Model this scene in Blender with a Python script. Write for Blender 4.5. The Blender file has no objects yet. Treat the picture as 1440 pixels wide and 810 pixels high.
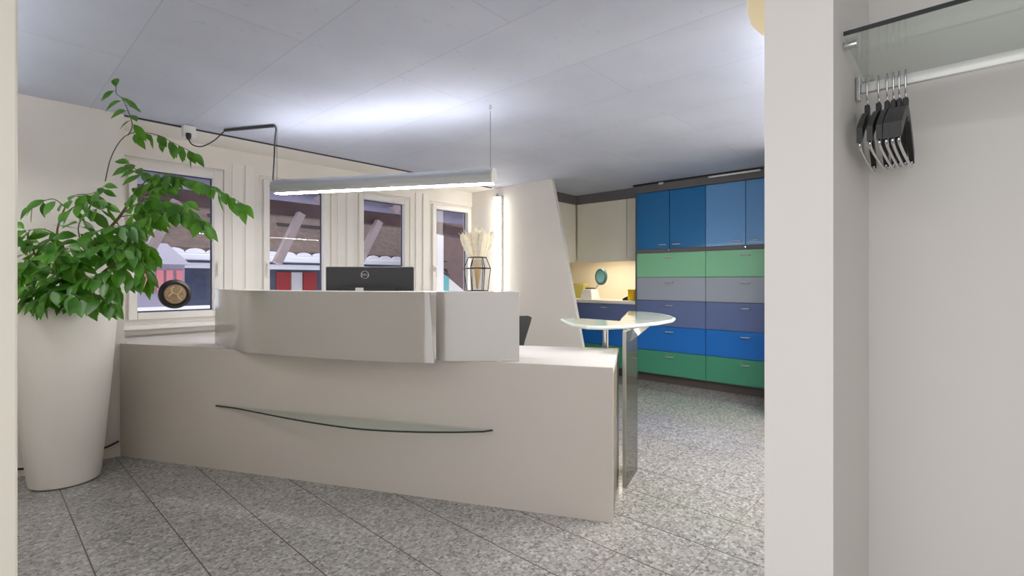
import bpy, bmesh, math, random
from mathutils import Vector, Matrix
random.seed(11)
PI = math.pi
S = bpy.context.scene
COL = S.collection

# ------------------------------------------------------------------ camera frame
L2, L2U, L3, L3U, LPAN, WORLD, EXPO = 36.0, 4.0, 5.2, 3.4, 3.6, 0.80, 1.12
H = 1.2                       # eye height
F = 691.0                     # focal length in pixels of the 1440 frame
HOR = 394.0
CA, SA = 0.7389, 0.6738       # camera forward in world = (CA, SA); right = (SA, -CA)
def at(px, py, d):
    """world point seen at a photo pixel, d metres in front of the eye"""
    r = (px - 720.0) / F * d
    return Vector((CA*d + SA*r, SA*d - CA*r, H + (HOR - py) / F * d))
def atz(px, py, z):
    return at(px, py, (H - z) * F / (py - HOR))

# ------------------------------------------------------------------ materials
def srgb(r, g, b):
    f = lambda c: (c/255.0/12.92) if c/255.0 <= 0.04045 else ((c/255.0+0.055)/1.055)**2.4
    return (f(r), f(g), f(b), 1.0)
def mat(name, col, rough=0.5, metal=0.0, emit=None, es=0.0, var=0.0, vscale=6.0, bump=0.0, bscale=80.0,
        coat=0.0, spec=0.5, trans=0.0, sss=0.0):
    m = bpy.data.materials.new(name); m.use_nodes = True
    nt = m.node_tree; b = nt.nodes['Principled BSDF']
    b.inputs['Base Color'].default_value = col
    b.inputs['Roughness'].default_value = rough
    b.inputs['Metallic'].default_value = metal
    b.inputs['Specular IOR Level'].default_value = spec
    b.inputs['Coat Weight'].default_value = coat
    b.inputs['Coat Roughness'].default_value = 0.05
    b.inputs['Transmission Weight'].default_value = trans
    if sss: b.inputs['Subsurface Weight'].default_value = sss
    if emit is not None:
        b.inputs['Emission Color'].default_value = emit
        b.inputs['Emission Strength'].default_value = es
    if var or bump:
        tc = nt.nodes.new('ShaderNodeTexCoord')
    if var:
        n = nt.nodes.new('ShaderNodeTexNoise'); n.inputs['Scale'].default_value = vscale
        n.inputs['Detail'].default_value = 4
        nt.links.new(tc.outputs['Object'], n.inputs['Vector'])
        r = nt.nodes.new('ShaderNodeValToRGB')
        lo = tuple(c*(1-var) for c in col[:3]) + (1,); hi = tuple(min(1, c*(1+var)) for c in col[:3]) + (1,)
        r.color_ramp.elements[0].position = 0.3; r.color_ramp.elements[0].color = lo
        r.color_ramp.elements[1].position = 0.7; r.color_ramp.elements[1].color = hi
        nt.links.new(n.outputs['Fac'], r.inputs['Fac'])
        nt.links.new(r.outputs['Color'], b.inputs['Base Color'])
    if bump:
        n2 = nt.nodes.new('ShaderNodeTexNoise'); n2.inputs['Scale'].default_value = bscale
        nt.links.new(tc.outputs['Object'], n2.inputs['Vector'])
        bp = nt.nodes.new('ShaderNodeBump'); bp.inputs['Strength'].default_value = bump
        bp.inputs['Distance'].default_value = 0.01
        nt.links.new(n2.outputs['Fac'], bp.inputs['Height'])
        nt.links.new(bp.outputs['Normal'], b.inputs['Normal'])
    return m
def pane_mat(name, tint, refl, rough=0.0, body=0.0, bodycol=(0.8, 0.9, 0.87, 1)):
    """thin sheet glass: see-through, a little reflective, optionally a little frosted"""
    m = bpy.data.materials.new(name); m.use_nodes = True
    nt = m.node_tree; nt.nodes.clear()
    out = nt.nodes.new('ShaderNodeOutputMaterial')
    tr = nt.nodes.new('ShaderNodeBsdfTransparent'); tr.inputs['Color'].default_value = tint
    gl = nt.nodes.new('ShaderNodeBsdfGlossy'); gl.inputs['Roughness'].default_value = rough
    df = nt.nodes.new('ShaderNodeBsdfDiffuse'); df.inputs['Color'].default_value = bodycol
    fr = nt.nodes.new('ShaderNodeFresnel'); fr.inputs['IOR'].default_value = 1.5
    mx0 = nt.nodes.new('ShaderNodeMixShader'); mx0.inputs[0].default_value = body
    nt.links.new(tr.outputs[0], mx0.inputs[1]); nt.links.new(df.outputs[0], mx0.inputs[2])
    mu = nt.nodes.new('ShaderNodeMath'); mu.operation = 'MULTIPLY'; mu.inputs[1].default_value = refl
    nt.links.new(fr.outputs[0], mu.inputs[0])
    mx = nt.nodes.new('ShaderNodeMixShader')
    ge = nt.nodes.new('ShaderNodeNewGeometry')
    iv = nt.nodes.new('ShaderNodeMath'); iv.operation = 'SUBTRACT'; iv.inputs[0].default_value = 1.0
    nt.links.new(ge.outputs['Backfacing'], iv.inputs[1])
    m3 = nt.nodes.new('ShaderNodeMath'); m3.operation = 'MULTIPLY'
    nt.links.new(mu.outputs[0], m3.inputs[0]); nt.links.new(iv.outputs[0], m3.inputs[1]); mu = m3
    nt.links.new(mu.outputs[0], mx.inputs[0]); nt.links.new(mx0.outputs[0], mx.inputs[1]); nt.links.new(gl.outputs[0], mx.inputs[2])
    nt.links.new(mx.outputs[0], out.inputs['Surface'])
    return m

def floor_mat():
    m = bpy.data.materials.new('granite_tiles'); m.use_nodes = True
    nt = m.node_tree; N = nt.nodes.new; L = nt.links.new; b = nt.nodes['Principled BSDF']
    tc = N('ShaderNodeTexCoord')
    def ramp(src, stops, interp='LINEAR'):
        r = N('ShaderNodeValToRGB'); r.color_ramp.interpolation = interp
        e = r.color_ramp.elements
        while len(e) < len(stops): e.new(0.5)
        for i, (p, c) in enumerate(stops): e[i].position = p; e[i].color = c
        L(src, r.inputs['Fac']); return r.outputs['Color']
    v = N('ShaderNodeTexVoronoi'); v.inputs['Scale'].default_value = 88
    nz = N('ShaderNodeTexNoise'); nz.inputs['Scale'].default_value = 60; nz.inputs['Detail'].default_value = 3
    L(tc.outputs['Object'], nz.inputs['Vector'])
    mixv = N('ShaderNodeMix'); mixv.data_type = 'VECTOR'; mixv.inputs[0].default_value = 0.02
    L(tc.outputs['Object'], mixv.inputs[4]); L(nz.outputs['Color'], mixv.inputs[5])
    L(mixv.outputs[1], v.inputs['Vector'])
    sep = N('ShaderNodeSeparateColor'); L(v.outputs['Color'], sep.inputs[0])
    g = ramp(sep.outputs[0], [(0.0, srgb(112, 111, 110)), (0.15, srgb(136, 134, 132)), (0.5, srgb(156, 154, 152)), (0.85, srgb(171, 169, 168)), (1.0, srgb(190, 189, 188))])
    n2 = N('ShaderNodeTexNoise'); n2.inputs['Scale'].default_value = 1.1; n2.inputs['Detail'].default_value = 3
    L(tc.outputs['Object'], n2.inputs['Vector'])
    tone = ramp(n2.outputs['Fac'], [(0.3, (0.86, 0.85, 0.84, 1)), (0.7, (1, 1, 1, 1))])
    mul = N('ShaderNodeMix'); mul.data_type = 'RGBA'; mul.blend_type = 'MULTIPLY'; mul.inputs[0].default_value = 1
    L(g, mul.inputs[6]); L(tone, mul.inputs[7])
    # joints
    sx = N('ShaderNodeSeparateXYZ'); L(tc.outputs['Object'], sx.inputs[0])
    def M(op, a, bb=None):
        n = N('ShaderNodeMath'); n.operation = op
        for i, q in enumerate([a, bb]):
            if q is None: continue
            if isinstance(q, (int, float)): n.inputs[i].default_value = q
            else: L(q, n.inputs[i])
        return n.outputs[0]
    def joint(c, off, s, half):
        t = M('FRACT', M('DIVIDE', M('SUBTRACT', c, off), s))
        return M('LESS_THAN', M('SUBTRACT', 0.5, M('ABSOLUTE', M('SUBTRACT', t, 0.5))), half / s)
    jx = joint(sx.outputs[0], 0.335 - 3.154, 0.3154, 0.0026)
    jy = joint(sx.outputs[1], 0.813 - 3.05, 0.305, 0.0018)
    j = M('MAXIMUM', jx, M('MULTIPLY', jy, 0.6))
    mj = N('ShaderNodeMix'); mj.data_type = 'RGBA'
    L(j, mj.inputs[0]); L(mul.outputs[2], mj.inputs[6]); mj.inputs[7].default_value = srgb(84, 76, 70)
    L(mj.outputs[2], b.inputs['Base Color'])
    b.inputs['Roughness'].default_value = 0.12
    b.inputs['Specular IOR Level'].default_value = 0.55
    return m

def ceiling_mat():
    m = bpy.data.materials.new('concrete_ceiling'); m.use_nodes = True
    nt = m.node_tree; N = nt.nodes.new; L = nt.links.new; b = nt.nodes['Principled BSDF']
    tc = N('ShaderNodeTexCoord')
    n = N('ShaderNodeTexNoise'); n.inputs['Scale'].default_value = 1.6; n.inputs['Detail'].default_value = 6
    L(tc.outputs['Object'], n.inputs['Vector'])
    r = N('ShaderNodeValToRGB')
    r.color_ramp.elements[0].position = 0.25; r.color_ramp.elements[0].color = srgb(184, 189, 205)
    r.color_ramp.elements[1].position = 0.75; r.color_ramp.elements[1].color = srgb(201, 206, 221)
    L(n.outputs['Fac'], r.inputs['Fac'])
    n3 = N('ShaderNodeTexNoise'); n3.inputs['Scale'].default_value = 28; n3.inputs['Detail'].default_value = 2
    L(tc.outputs['Object'], n3.inputs['Vector'])
    r3 = N('ShaderNodeValToRGB')
    r3.color_ramp.elements[0].position = 0.24; r3.color_ramp.elements[0].color = (0.8, 0.8, 0.82, 1)
    r3.color_ramp.elements[1].position = 0.34; r3.color_ramp.elements[1].color = (1, 1, 1, 1)
    L(n3.outputs['Fac'], r3.inputs['Fac'])
    mul = N('ShaderNodeMix'); mul.data_type = 'RGBA'; mul.blend_type = 'MULTIPLY'; mul.inputs[0].default_value = 0.6
    L(r.outputs[0], mul.inputs[6]); L(r3.outputs[0], mul.inputs[7])
    # formwork joints: boards of 0.54 m laid along Y, staggered
    mp = N('ShaderNodeMapping'); mp.inputs['Rotation'].default_value = (0, 0, PI/2)
    mp.inputs['Location'].default_value = (0.62, 0.02, 0)
    L(tc.outputs['Object'], mp.inputs['Vector'])
    br = N('ShaderNodeTexBrick'); br.inputs['Scale'].default_value = 1.0
    br.inputs['Brick Width'].default_value = 1.7; br.inputs['Row Height'].default_value = 0.54
    br.inputs['Mortar Size'].default_value = 0.003; br.inputs['Mortar Smooth'].default_value = 0.4
    br.inputs['Color1'].default_value = (1, 1, 1, 1); br.inputs['Color2'].default_value = (0.95, 0.95, 0.96, 1)
    br.inputs['Mortar'].default_value = (0.78, 0.78, 0.8, 1)
    L(mp.outputs[0], br.inputs['Vector'])
    mul2 = N('ShaderNodeMix'); mul2.data_type = 'RGBA'; mul2.blend_type = 'MULTIPLY'; mul2.inputs[0].default_value = 1
    L(mul.outputs[2], mul2.inputs[6]); L(br.outputs['Color'], mul2.inputs[7])
    L(mul2.outputs[2], b.inputs['Base Color'])
    b.inputs['Roughness'].default_value = 0.7
    return m

M_FLOOR = floor_mat()
M_CEIL = ceiling_mat()
M_NICHE = mat('niche_paint', srgb(230, 226, 220), 0.7, bump=0.02, bscale=90)
M_WALL = mat('white_plaster', srgb(226, 221, 214), 0.75, var=0.015, vscale=3, bump=0.04, bscale=140)
M_WALLW = mat('warm_white_paint', srgb(234, 230, 224), 0.6, bump=0.02, bscale=90)
M_JAMB = mat('cream_lacquer', srgb(236, 230, 216), 0.4)
M_WOODW = mat('white_window_paint', srgb(238, 235, 230), 0.4)
M_SEAL = mat('dark_blue_seal', srgb(58, 62, 92), 0.5)
M_GLASS = pane_mat('window_glass', (0.97, 0.98, 1, 1), 0.55)
M_GREENGL = pane_mat('greenish_glass', (0.93, 0.96, 0.94, 1), 1.0, 0.02, 0.08, srgb(190, 205, 198))
M_FROST = pane_mat('pale_green_tabletop_glass', (0.82, 0.92, 0.88, 1), 1.0, 0.05, 0.78, srgb(214, 226, 218))
M_LEGGL = pane_mat('smoked_slab_glass', (0.60, 0.63, 0.62, 1), 1.0, 0.03, 0.35, srgb(112, 112, 104))
M_EDGEG = mat('grey_glass_edge', srgb(168, 168, 158), 0.3)
M_EDGE = mat('dark_glass_edge', srgb(44, 52, 48), 0.2)
M_EDGEL = mat('pale_glass_edge', srgb(206, 216, 208), 0.25)
M_DESK = mat('beige_desk_laminate', srgb(206, 199, 190), 0.42)
M_DESKTOP = mat('white_desk_top', srgb(224, 219, 219), 0.3)
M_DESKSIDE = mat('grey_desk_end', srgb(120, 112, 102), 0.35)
M_SILVER = mat('silver_grey_gloss', srgb(182, 178, 171), 0.16, 0.15, coat=0.6)
M_ALU = mat('brushed_aluminium', srgb(176, 178, 178), 0.42, 0.5)
M_CHROME = mat('chrome', srgb(215, 215, 215), 0.18, 1.0)
M_HANDLE = mat('satin_handle', srgb(205, 207, 208), 0.35, 0.4)
M_RAIL = mat('bright_rail', srgb(235, 236, 230), 0.3, 0.15)
M_BLACK = mat('black_plastic', srgb(26, 26, 28), 0.42)
M_BLACKS = mat('black_gloss_plastic', srgb(18, 18, 20), 0.25)
M_DARK = mat('charcoal_plastic', srgb(48, 49, 52), 0.5)
M_WIRE = mat('black_wire', srgb(30, 28, 28), 0.45, 0.4)
M_WHITEP = mat('white_plastic', srgb(236, 235, 230), 0.4)
M_POT = mat('white_planter_plastic', srgb(236, 233, 228), 0.38, sss=0.0)
M_SOIL = mat('potting_soil', srgb(60, 46, 36), 0.95, var=0.4, vscale=40, bump=0.6)
M_BARK = mat('branch_bark', srgb(112, 92, 66), 0.8, var=0.2, vscale=60)
M_STEMG = mat('green_stem', srgb(88, 96, 62), 0.6)
M_LAMP = mat('lamp_diffuser', srgb(255, 250, 240), 0.5, emit=(1.0, 0.97, 0.93, 1), es=30.0)
M_LAMPUP = mat('lamp_uplight', srgb(255, 250, 240), 0.5, emit=(0.93, 0.94, 1.0, 1), es=13.0)
M_TUBE = mat('wall_light_tube', srgb(255, 250, 240), 0.5, emit=(1.0, 0.94, 0.84, 1), es=6.5)
M_WARM = mat('warm_strip_light', srgb(255, 240, 215), 0.5, emit=(1.0, 0.89, 0.72, 1), es=17.0)
M_BOWL = mat('cream_opal_glass', srgb(222, 204, 160), 0.4, emit=(1.0, 0.86, 0.6, 1), es=0.12)
M_FILL2 = mat('room_lamp_diffuser', srgb(255, 250, 240), 0.5, emit=(1.0, 0.96, 0.90, 1), es=L2)  # glow of the added fill lamp on the right
M_FILL2U = mat('room_lamp_uplight', srgb(255, 250, 240), 0.5, emit=(0.95, 0.96, 1.0, 1), es=L2U)
M_FILL3 = mat('side_lamp_diffuser', srgb(255, 250, 240), 0.5, emit=(1.0, 0.98, 0.96, 1), es=L3)  # glow of the added fill lamp on the left
M_FILL3U = mat('side_lamp_uplight', srgb(255, 250, 240), 0.5, emit=(0.95, 0.96, 1.0, 1), es=L3U)
M_HALLFILL = mat('ceiling_panel_diffuser', srgb(255, 250, 244), 0.5, emit=(1.0, 0.97, 0.935, 1), es=LPAN)  # glow of the added hall fill lights
M_SOFFIT = mat('dark_grey_soffit', srgb(104, 101, 103), 0.5)
M_CABW = mat('ivory_cabinet', srgb(236, 232, 218), 0.35)
M_WORK = mat('white_worktop', srgb(238, 235, 228), 0.3)
M_SPLASH = mat('cream_splashback', srgb(240, 228, 205), 0.4)
M_CARC = mat('cabinet_carcass_grey', srgb(100, 102, 112), 0.5)
M_PLINTH = mat('dark_brown_plinth', srgb(82, 74, 72), 0.5)
def cab(n, c): return mat(n, srgb(*c), 0.32, coat=0.15)
M_DBLUE = cab('deep_blue_front', (8, 108, 172))
M_LBLUE = cab('light_blue_front', (98, 156, 212))
M_MINT = cab('mint_front', (132, 200, 158))
M_GREY = cab('grey_front', (160, 168, 182))
M_SLATE = cab('slate_blue_front', (98, 114, 160))
M_ROYAL = cab('royal_blue_front', (26, 112, 200))
M_GREEN = cab('green_front', (70, 148, 118))
M_TEAL = mat('teal_dish', srgb(96, 140, 142), 0.3)
M_TEALD = mat('dark_teal_rim', srgb(52, 84, 88), 0.35)
M_YEL = mat('yellow_plastic', srgb(246, 205, 30), 0.4)
M_OLIVE = mat('olive_yellow_card', srgb(196, 186, 98), 0.6)
M_PLUME = mat('cream_pampas', srgb(248, 238, 214), 0.95, var=0.08, vscale=60)
M_STRAW = mat('straw_stems', srgb(206, 172, 112), 0.7)
M_BRONZE = mat('bronze_relief', srgb(150, 124, 92), 0.5, 0.2, var=0.35, vscale=26, bump=0.8, bscale=40)
M_BRONZEL = mat('pale_bronze', srgb(196, 176, 146), 0.5, 0.2)
def leaf_mat():
    m = mat('plant_leaf', srgb(70, 140, 30), 0.32, var=0.35, vscale=9)
    nt = m.node_tree; b = nt.nodes['Principled BSDF']
    tl = nt.nodes.new('ShaderNodeBsdfTranslucent'); tl.inputs['Color'].default_value = srgb(110, 175, 44)
    mx = nt.nodes.new('ShaderNodeMixShader'); mx.inputs[0].default_value = 0.28
    out = nt.nodes['Material Output']
    ramp = [n for n in nt.nodes if n.type == 'VALTORGB'][0]
    ramp.color_ramp.elements[0].color = srgb(35, 86, 23); ramp.color_ramp.elements[1].color = srgb(92, 152, 44)
    nt.links.new(b.outputs[0], mx.inputs[1]); nt.links.new(tl.outputs[0], mx.inputs[2]); nt.links.new(mx.outputs[0], out.inputs['Surface'])
    return m
M_LEAF = leaf_mat()
# outside
M_EAVE = mat('eave_boards', srgb(150, 145, 170), 0.8, var=0.1, vscale=3)
M_TIMBER = mat('brown_timber', srgb(104, 84, 84), 0.8, var=0.15, vscale=8)
M_TIMBERL = mat('pale_timber', srgb(196, 180, 182), 0.8, var=0.1, vscale=8)
M_ROOFT = mat('brown_roof_tiles', srgb(98, 82, 78), 0.85, var=0.25, vscale=9, bump=0.5, bscale=18)
M_GUTTER = mat('white_gutter', srgb(225, 226, 236), 0.5)
M_HOUSE = mat('grey_blue_boards', srgb(88, 96, 122), 0.8, var=0.15, vscale=7)
M_HOUSEW = mat('white_render', srgb(232, 230, 236), 0.8)
M_RED = mat('red_shutter', srgb(176, 40, 52), 0.6)
M_PINK = mat('faded_red_shutter', srgb(216, 132, 140), 0.6)
M_SNOW = mat('snowy_ground', srgb(236, 238, 246), 0.9)
M_BUSH = mat('dark_foliage', srgb(52, 58, 48), 0.9, var=0.5, vscale=20)
M_CHIM = mat('lavender_render', srgb(176, 172, 190), 0.9)
M_TEALC = mat('turquoise_cloth', srgb(120, 200, 205), 0.8)
M_WHITEC = mat('white_cloth', srgb(240, 238, 236), 0.8)

# ------------------------------------------------------------------ mesh helpers
class MB:
    def __init__(s): s.bm = bmesh.new()
    def box(s, a, b, bev=0.0, m=None):
        a = Vector(a); b = Vector(b); c = (a+b)/2; d = b-a
        r = bmesh.ops.create_cube(s.bm, size=1.0)
        vs = r['verts']
        for v in vs: v.co = Vector((v.co.x*abs(d.x), v.co.y*abs(d.y), v.co.z*abs(d.z))) + c
        if bev:
            es = list({e for v in vs for e in v.link_edges})
            rr = bmesh.ops.bevel(s.bm, geom=es, offset=bev, segments=2, affect='EDGES', profile=0.5)
            vs = list({v for f in rr['faces'] for v in f.verts} | {v for v in vs if v.is_valid})
        if m is not None:
            for v in vs: v.co = m @ v.co
        return s
    def prism(s, pts, z0, z1, m=None, zf=None):
        """vertical extrusion of a plan polygon"""
        lo = [s.bm.verts.new((p[0], p[1], z0)) for p in pts]
        hi = [s.bm.verts.new((p[0], p[1], z1)) for p in pts]
        n = len(pts)
        s.bm.faces.new(lo[::-1]); s.bm.faces.new(hi)
        for i in range(n):
            s.bm.faces.new((lo[i], lo[(i+1) % n], hi[(i+1) % n], hi[i]))
        if m is not None:
            for v in lo+hi: v.co = m @ v.co
        return s
    def hull(s, lo, hi):
        """solid between two 3-D loops of equal length"""
        a = [s.bm.verts.new(p) for p in lo]; b = [s.bm.verts.new(p) for p in hi]; n = len(a)
        s.bm.faces.new(a[::-1]); s.bm.faces.new(b)
        for i in range(n): s.bm.faces.new((a[i], a[(i+1) % n], b[(i+1) % n], b[i]))
        return s
    def tube(s, pts, rad, seg=8, caps=True):
        pts = [Vector(p) for p in pts]; n = len(pts)
        rads = rad if isinstance(rad, (list, tuple)) else [rad]*n
        t0 = (pts[1]-pts[0]).normalized()
        u = t0.orthogonal().normalized(); rings = []
        for i, p in enumerate(pts):
            if i == 0: t = t0
            elif i == n-1: t = (pts[-1]-pts[-2]).normalized()
            else:
                t = (pts[i+1]-pts[i]).normalized() + (pts[i]-pts[i-1]).normalized()
                t = t.normalized() if t.length > 1e-6 else (pts[i+1]-pts[i]).normalized()
            u = (u - t*u.dot(t)); u = u.normalized() if u.length > 1e-6 else t.orthogonal().normalized()
            w = t.cross(u)
            rings.append([s.bm.verts.new(p + (u*math.cos(2*PI*k/seg) + w*math.sin(2*PI*k/seg))*rads[i]) for k in range(seg)])
        for i in range(n-1):
            for k in range(seg):
                s.bm.faces.new((rings[i][k], rings[i][(k+1) % seg], rings[i+1][(k+1) % seg], rings[i+1][k]))
        if caps:
            s.bm.faces.new(rings[0][::-1]); s.bm.faces.new(rings[-1])
        return s
    def lathe(s, prof, c=(0, 0, 0), seg=40, m=None):
        c = Vector(c); rings = []; allv = []
        for r, z in prof:
            if r < 1e-5:
                v = s.bm.verts.new(c + Vector((0, 0, z))); rings.append([v]); allv.append(v)
            else:
                ring = [s.bm.verts.new(c + Vector((r*math.cos(2*PI*k/seg), r*math.sin(2*PI*k/seg), z))) for k in range(seg)]
                rings.append(ring); allv += ring
        for a, b in zip(rings, rings[1:]):
            if len(a) == 1 and len(b) == 1: continue
            for k in range(seg):
                k2 = (k+1) % seg
                if len(a) == 1: s.bm.faces.new((a[0], b[k2], b[k]))
                elif len(b) == 1: s.bm.faces.new((a[k], a[k2], b[0]))
                else: s.bm.faces.new((a[k], a[k2], b[k2], b[k]))
        if m is not None:
            for v in allv: v.co = m @ v.co
        return s
    def build(s, name, material, parent=None, smooth=False, bevel=0.0):
        bmesh.ops.recalc_face_normals(s.bm, faces=s.bm.faces[:])
        me = bpy.data.meshes.new(name); s.bm.to_mesh(me); s.bm.free()
        o = bpy.data.objects.new(name, me); COL.objects.link(o)
        me.materials.append(material)
        if smooth:
            for p in me.polygons: p.use_smooth = True
            if smooth != 'all':
                try: me.set_sharp_from_angle(angle=math.radians(38))
                except Exception: pass
        if bevel:
            bv = o.modifiers.new('bevel', 'BEVEL'); bv.width = bevel; bv.segments = 2; bv.limit_method = 'ANGLE'
        if parent is not None:
            o.parent = parent
            o.matrix_parent_inverse = Matrix.Translation(-parent_loc(parent))
        return o
LOCS = {}
def parent_loc(o):
    p = Vector((0, 0, 0))
    while o is not None:
        p += o.location; o = None if o.parent is None else None
    return p
def thing(name, loc, label, cat, group=None):
    o = bpy.data.objects.new(name, None); COL.objects.link(o)
    o.location = Vector(loc); o.empty_display_size = 0.1
    o['label'] = label; o['category'] = cat
    if group: o['group'] = group
    return o
def tag(o, label, cat, group=None, kind=None):
    o['label'] = label; o['category'] = cat
    if group: o['group'] = group
    if kind: o['kind'] = kind
    return o
def struct(o): o['kind'] = 'structure'; return o
def smoothpath(pts, n=6):
    """Catmull-Rom through pts"""
    P = [Vector(p) for p in pts]; out = []
    for i in range(len(P)-1):
        p0 = P[max(i-1, 0)]; p1 = P[i]; p2 = P[i+1]; p3 = P[min(i+2, len(P)-1)]
        for k in range(n):
            t = k/n
            out.append(0.5*((2*p1) + (p2-p0)*t + (2*p0-5*p1+4*p2-p3)*t*t + (3*p1-p0-3*p2+p3)*t*t*t))
    out.append(P[-1]); return out

# ------------------------------------------------------------------ room shell
CZ = 2.34
struct(MB().box((-1.6, -2.4, -0.1), (6.3, 4.85, 0)).build('floor', M_FLOOR))
struct(MB().box((-1.6, -2.4, CZ), (6.3, 4.27, CZ+0.15)).build('ceiling', M_CEIL))
struct(MB().box((-0.5, 4.27, CZ), (6.3, 4.85, CZ+0.15)).build('ceiling_alcove', M_WALLW))
struct(MB().box((0.0, 4.255, CZ-0.009), (4.30, 4.275, CZ)).build('trim_1', M_DARK))          # dark joint rail along the alcove
struct(MB().box((-0.5, 4.25, 0), (0.70, 4.85, CZ)).build('wall_left', M_WALL))
struct(MB().box((-0.5, 4.238, 0), (0.68, 4.25, 0.06)).build('baseboard_left', M_JAMB))
struct(MB().box((-0.5, 1.56, 0), (-0.38, 4.25, CZ)).build('wall_side', M_WALL))
# entrance jamb at the left of the frame
j = MB().box((-1.6, 1.43, 0), (0.030, 1.56, CZ)).build('wall_entrance', M_JAMB); struct(j)
struct(MB().box((-0.05, 1.405, 0), (0.0605, 1.58, CZ), 0.004).build('trim_2', M_JAMB))
# right hand: wall end, niche
struct(MB().box((1.225, 0.198, 0), (6.2, 0.332, CZ)).build('wall_right', M_NICHE))
struct(MB().box((1.775, -2.4, 0), (1.90, 0.198, CZ)).build('wall_niche', M_NICHE))
struct(MB().box((-1.6, -2.5, 0), (1.9, -2.4, CZ)).build('wall_hall', M_NICHE))
# kitchen walls
struct(MB().box((5.98, 0.332, 0), (6.1, 4.85, CZ)).build('wall_kitchen', M_SPLASH))
struct(MB().box((4.6, 0.332, 0), (5.98, 1.21, CZ)).build('wall_end', M_WALLW))
# window wall
WX = [(0.854, 1.378), (1.838, 2.356), (2.802, 3.322), (3.783, 4.299)]
WB, WT = 0.947, 2.068
OPN = 0.085
mb = MB()
Y0, Y1 = 4.70, 4.85
mb.box((0.70, Y0, 0), (6.0, Y1, WB-OPN)); mb.box((0.70, Y0, WT+OPN), (6.0, Y1, CZ))
xs = 0.70
for a, b in WX:
    mb.box((xs, Y0, WB-OPN), (a-OPN, Y1, WT+OPN)); xs = b+OPN
mb.box((xs, Y0, WB-OPN), (6.0, Y1, WT+OPN))
struct(mb.build('wall_window', M_WALLW))
def frame_mb(x0, x1, z0, z1, w, ya, yb, bev=0.0):
    m_ = MB()
    m_.box((x0-w, ya, z0-w), (x0, yb, z1+w), bev); m_.box((x1, ya, z0-w), (x1+w, yb, z1+w), bev)
    m_.box((x0, ya, z0-w), (x1, yb, z0), bev); m_.box((x0, ya, z1), (x1, yb, z1+w), bev)
    return m_
for i, (a, b) in enumerate(WX):
    o = frame_mb(a-0.022, b+0.022, WB-0.022, WT+0.022, 0.062, 4.715, 4.80).build('window_%d' % (i+1), M_WOODW); struct(o)
    frame_mb(a, b, WB, WT, 0.055, 4.685, 4.76, 0.006).build('sash', M_WOODW, o)
    frame_mb(a+0.010, b-0.010, WB+0.010, WT-0.010, 0.010, 4.742, 4.752).build('seal', M_SEAL, o)
    MB().box((a, 4.745, WB), (b, 4.749, WT)).build('pane', M_GLASS, o)
    hx = b+0.028 if i == 0 else a-0.028
    h = MB(); h.box((hx-0.012, 4.672, 1.30), (hx+0.012, 4.685, 1.37), 0.003); h.box((hx-0.009, 4.655, 1.33), (hx+0.009, 4.672, 1.35)); h.box((hx-0.009, 4.645, 1.24), (hx+0.009, 4.657, 1.352), 0.003)
    h.build('window_handle', M_WHITEP, o)
# pier cover strips between the windows and the sill
for k, x in enumerate((1.60, 2.58, 3.555)):
    struct(MB().box((x-0.075, 4.693, 0.80), (x+0.005, 4.70, CZ-0.12)).box((x+0.03, 4.689, 0.80), (x+0.10, 4.70, CZ-0.12)).build('trim_%d' % (k+3), M_WOODW))
struct(MB().box((0.70, 4.60, 0.822), (4.385, 4.70, 0.858), 0.004).box((0.70, 4.66, 0.78), (4.385, 4.70, 0.822)).build('trim_6', M_WOODW))
# slanted partition
def yz_prism(pts, x0, x1):
    return MB().hull([(x0, y, z) for y, z in pts], [(x1, y, z) for y, z in pts])
struct(yz_prism([(4.70, 0), (2.873, 0), (3.394, CZ), (4.70, CZ)], 4.385, 4.43).build('wall_partition', M_WALL))

# ------------------------------------------------------------------ reception desk
P1 = Vector((0.678, 4.240)); P2 = Vector((2.128, 1.266))
T = (P2-P1).normalized(); NN = Vector((-T.y, T.x)); NN = NN if NN.x > 0 else -NN       # NN points behind the desk
def dk(t, n, z=0.0):
    p = P1 + T*t + NN*n; return Vector((p.x, p.y, z))
LEN = (P2-P1).length
DZ = 0.767
desk = thing('reception_desk', dk(LEN/2, 0.3), 'long pale beige reception desk with curved silver upper screen and leaf-shaped glass ledge', 'reception desk')
EB = Vector((2.77, 1.604))
def pl(p): return (p[0], p[1])
tp = MB(); tp.prism([pl(dk(0.0, 0.0205)), pl(dk(LEN, 0.0205)), pl(EB), (2.42, 2.20), (1.62, 3.72), (1.62, 4.60), (0.72, 4.60), (0.72, 4.26)], DZ-0.032, DZ)
tp.build('desktop', M_DESKTOP, desk, bevel=0.002)
MB().prism([pl(dk(0.0, 0.0)), pl(dk(LEN, 0.0)), pl(dk(LEN, 0.020)), pl(dk(0.0, 0.020))], 0.0, DZ).build('front_panel', M_DESK, desk)
e1 = Vector((P2.x, P2.y)) + NN*0.021; e2 = EB - (EB-P2).normalized()*0.03
ed = (EB-P2).normalized(); en = Vector((-ed.y, ed.x))
MB().prism([pl(e1), pl(e2), pl(e2+en*0.025), pl(e1+en*0.025+NN*0.004)], 0.0, DZ-0.034).build('side_panel', M_DESKSIDE, desk)
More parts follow.
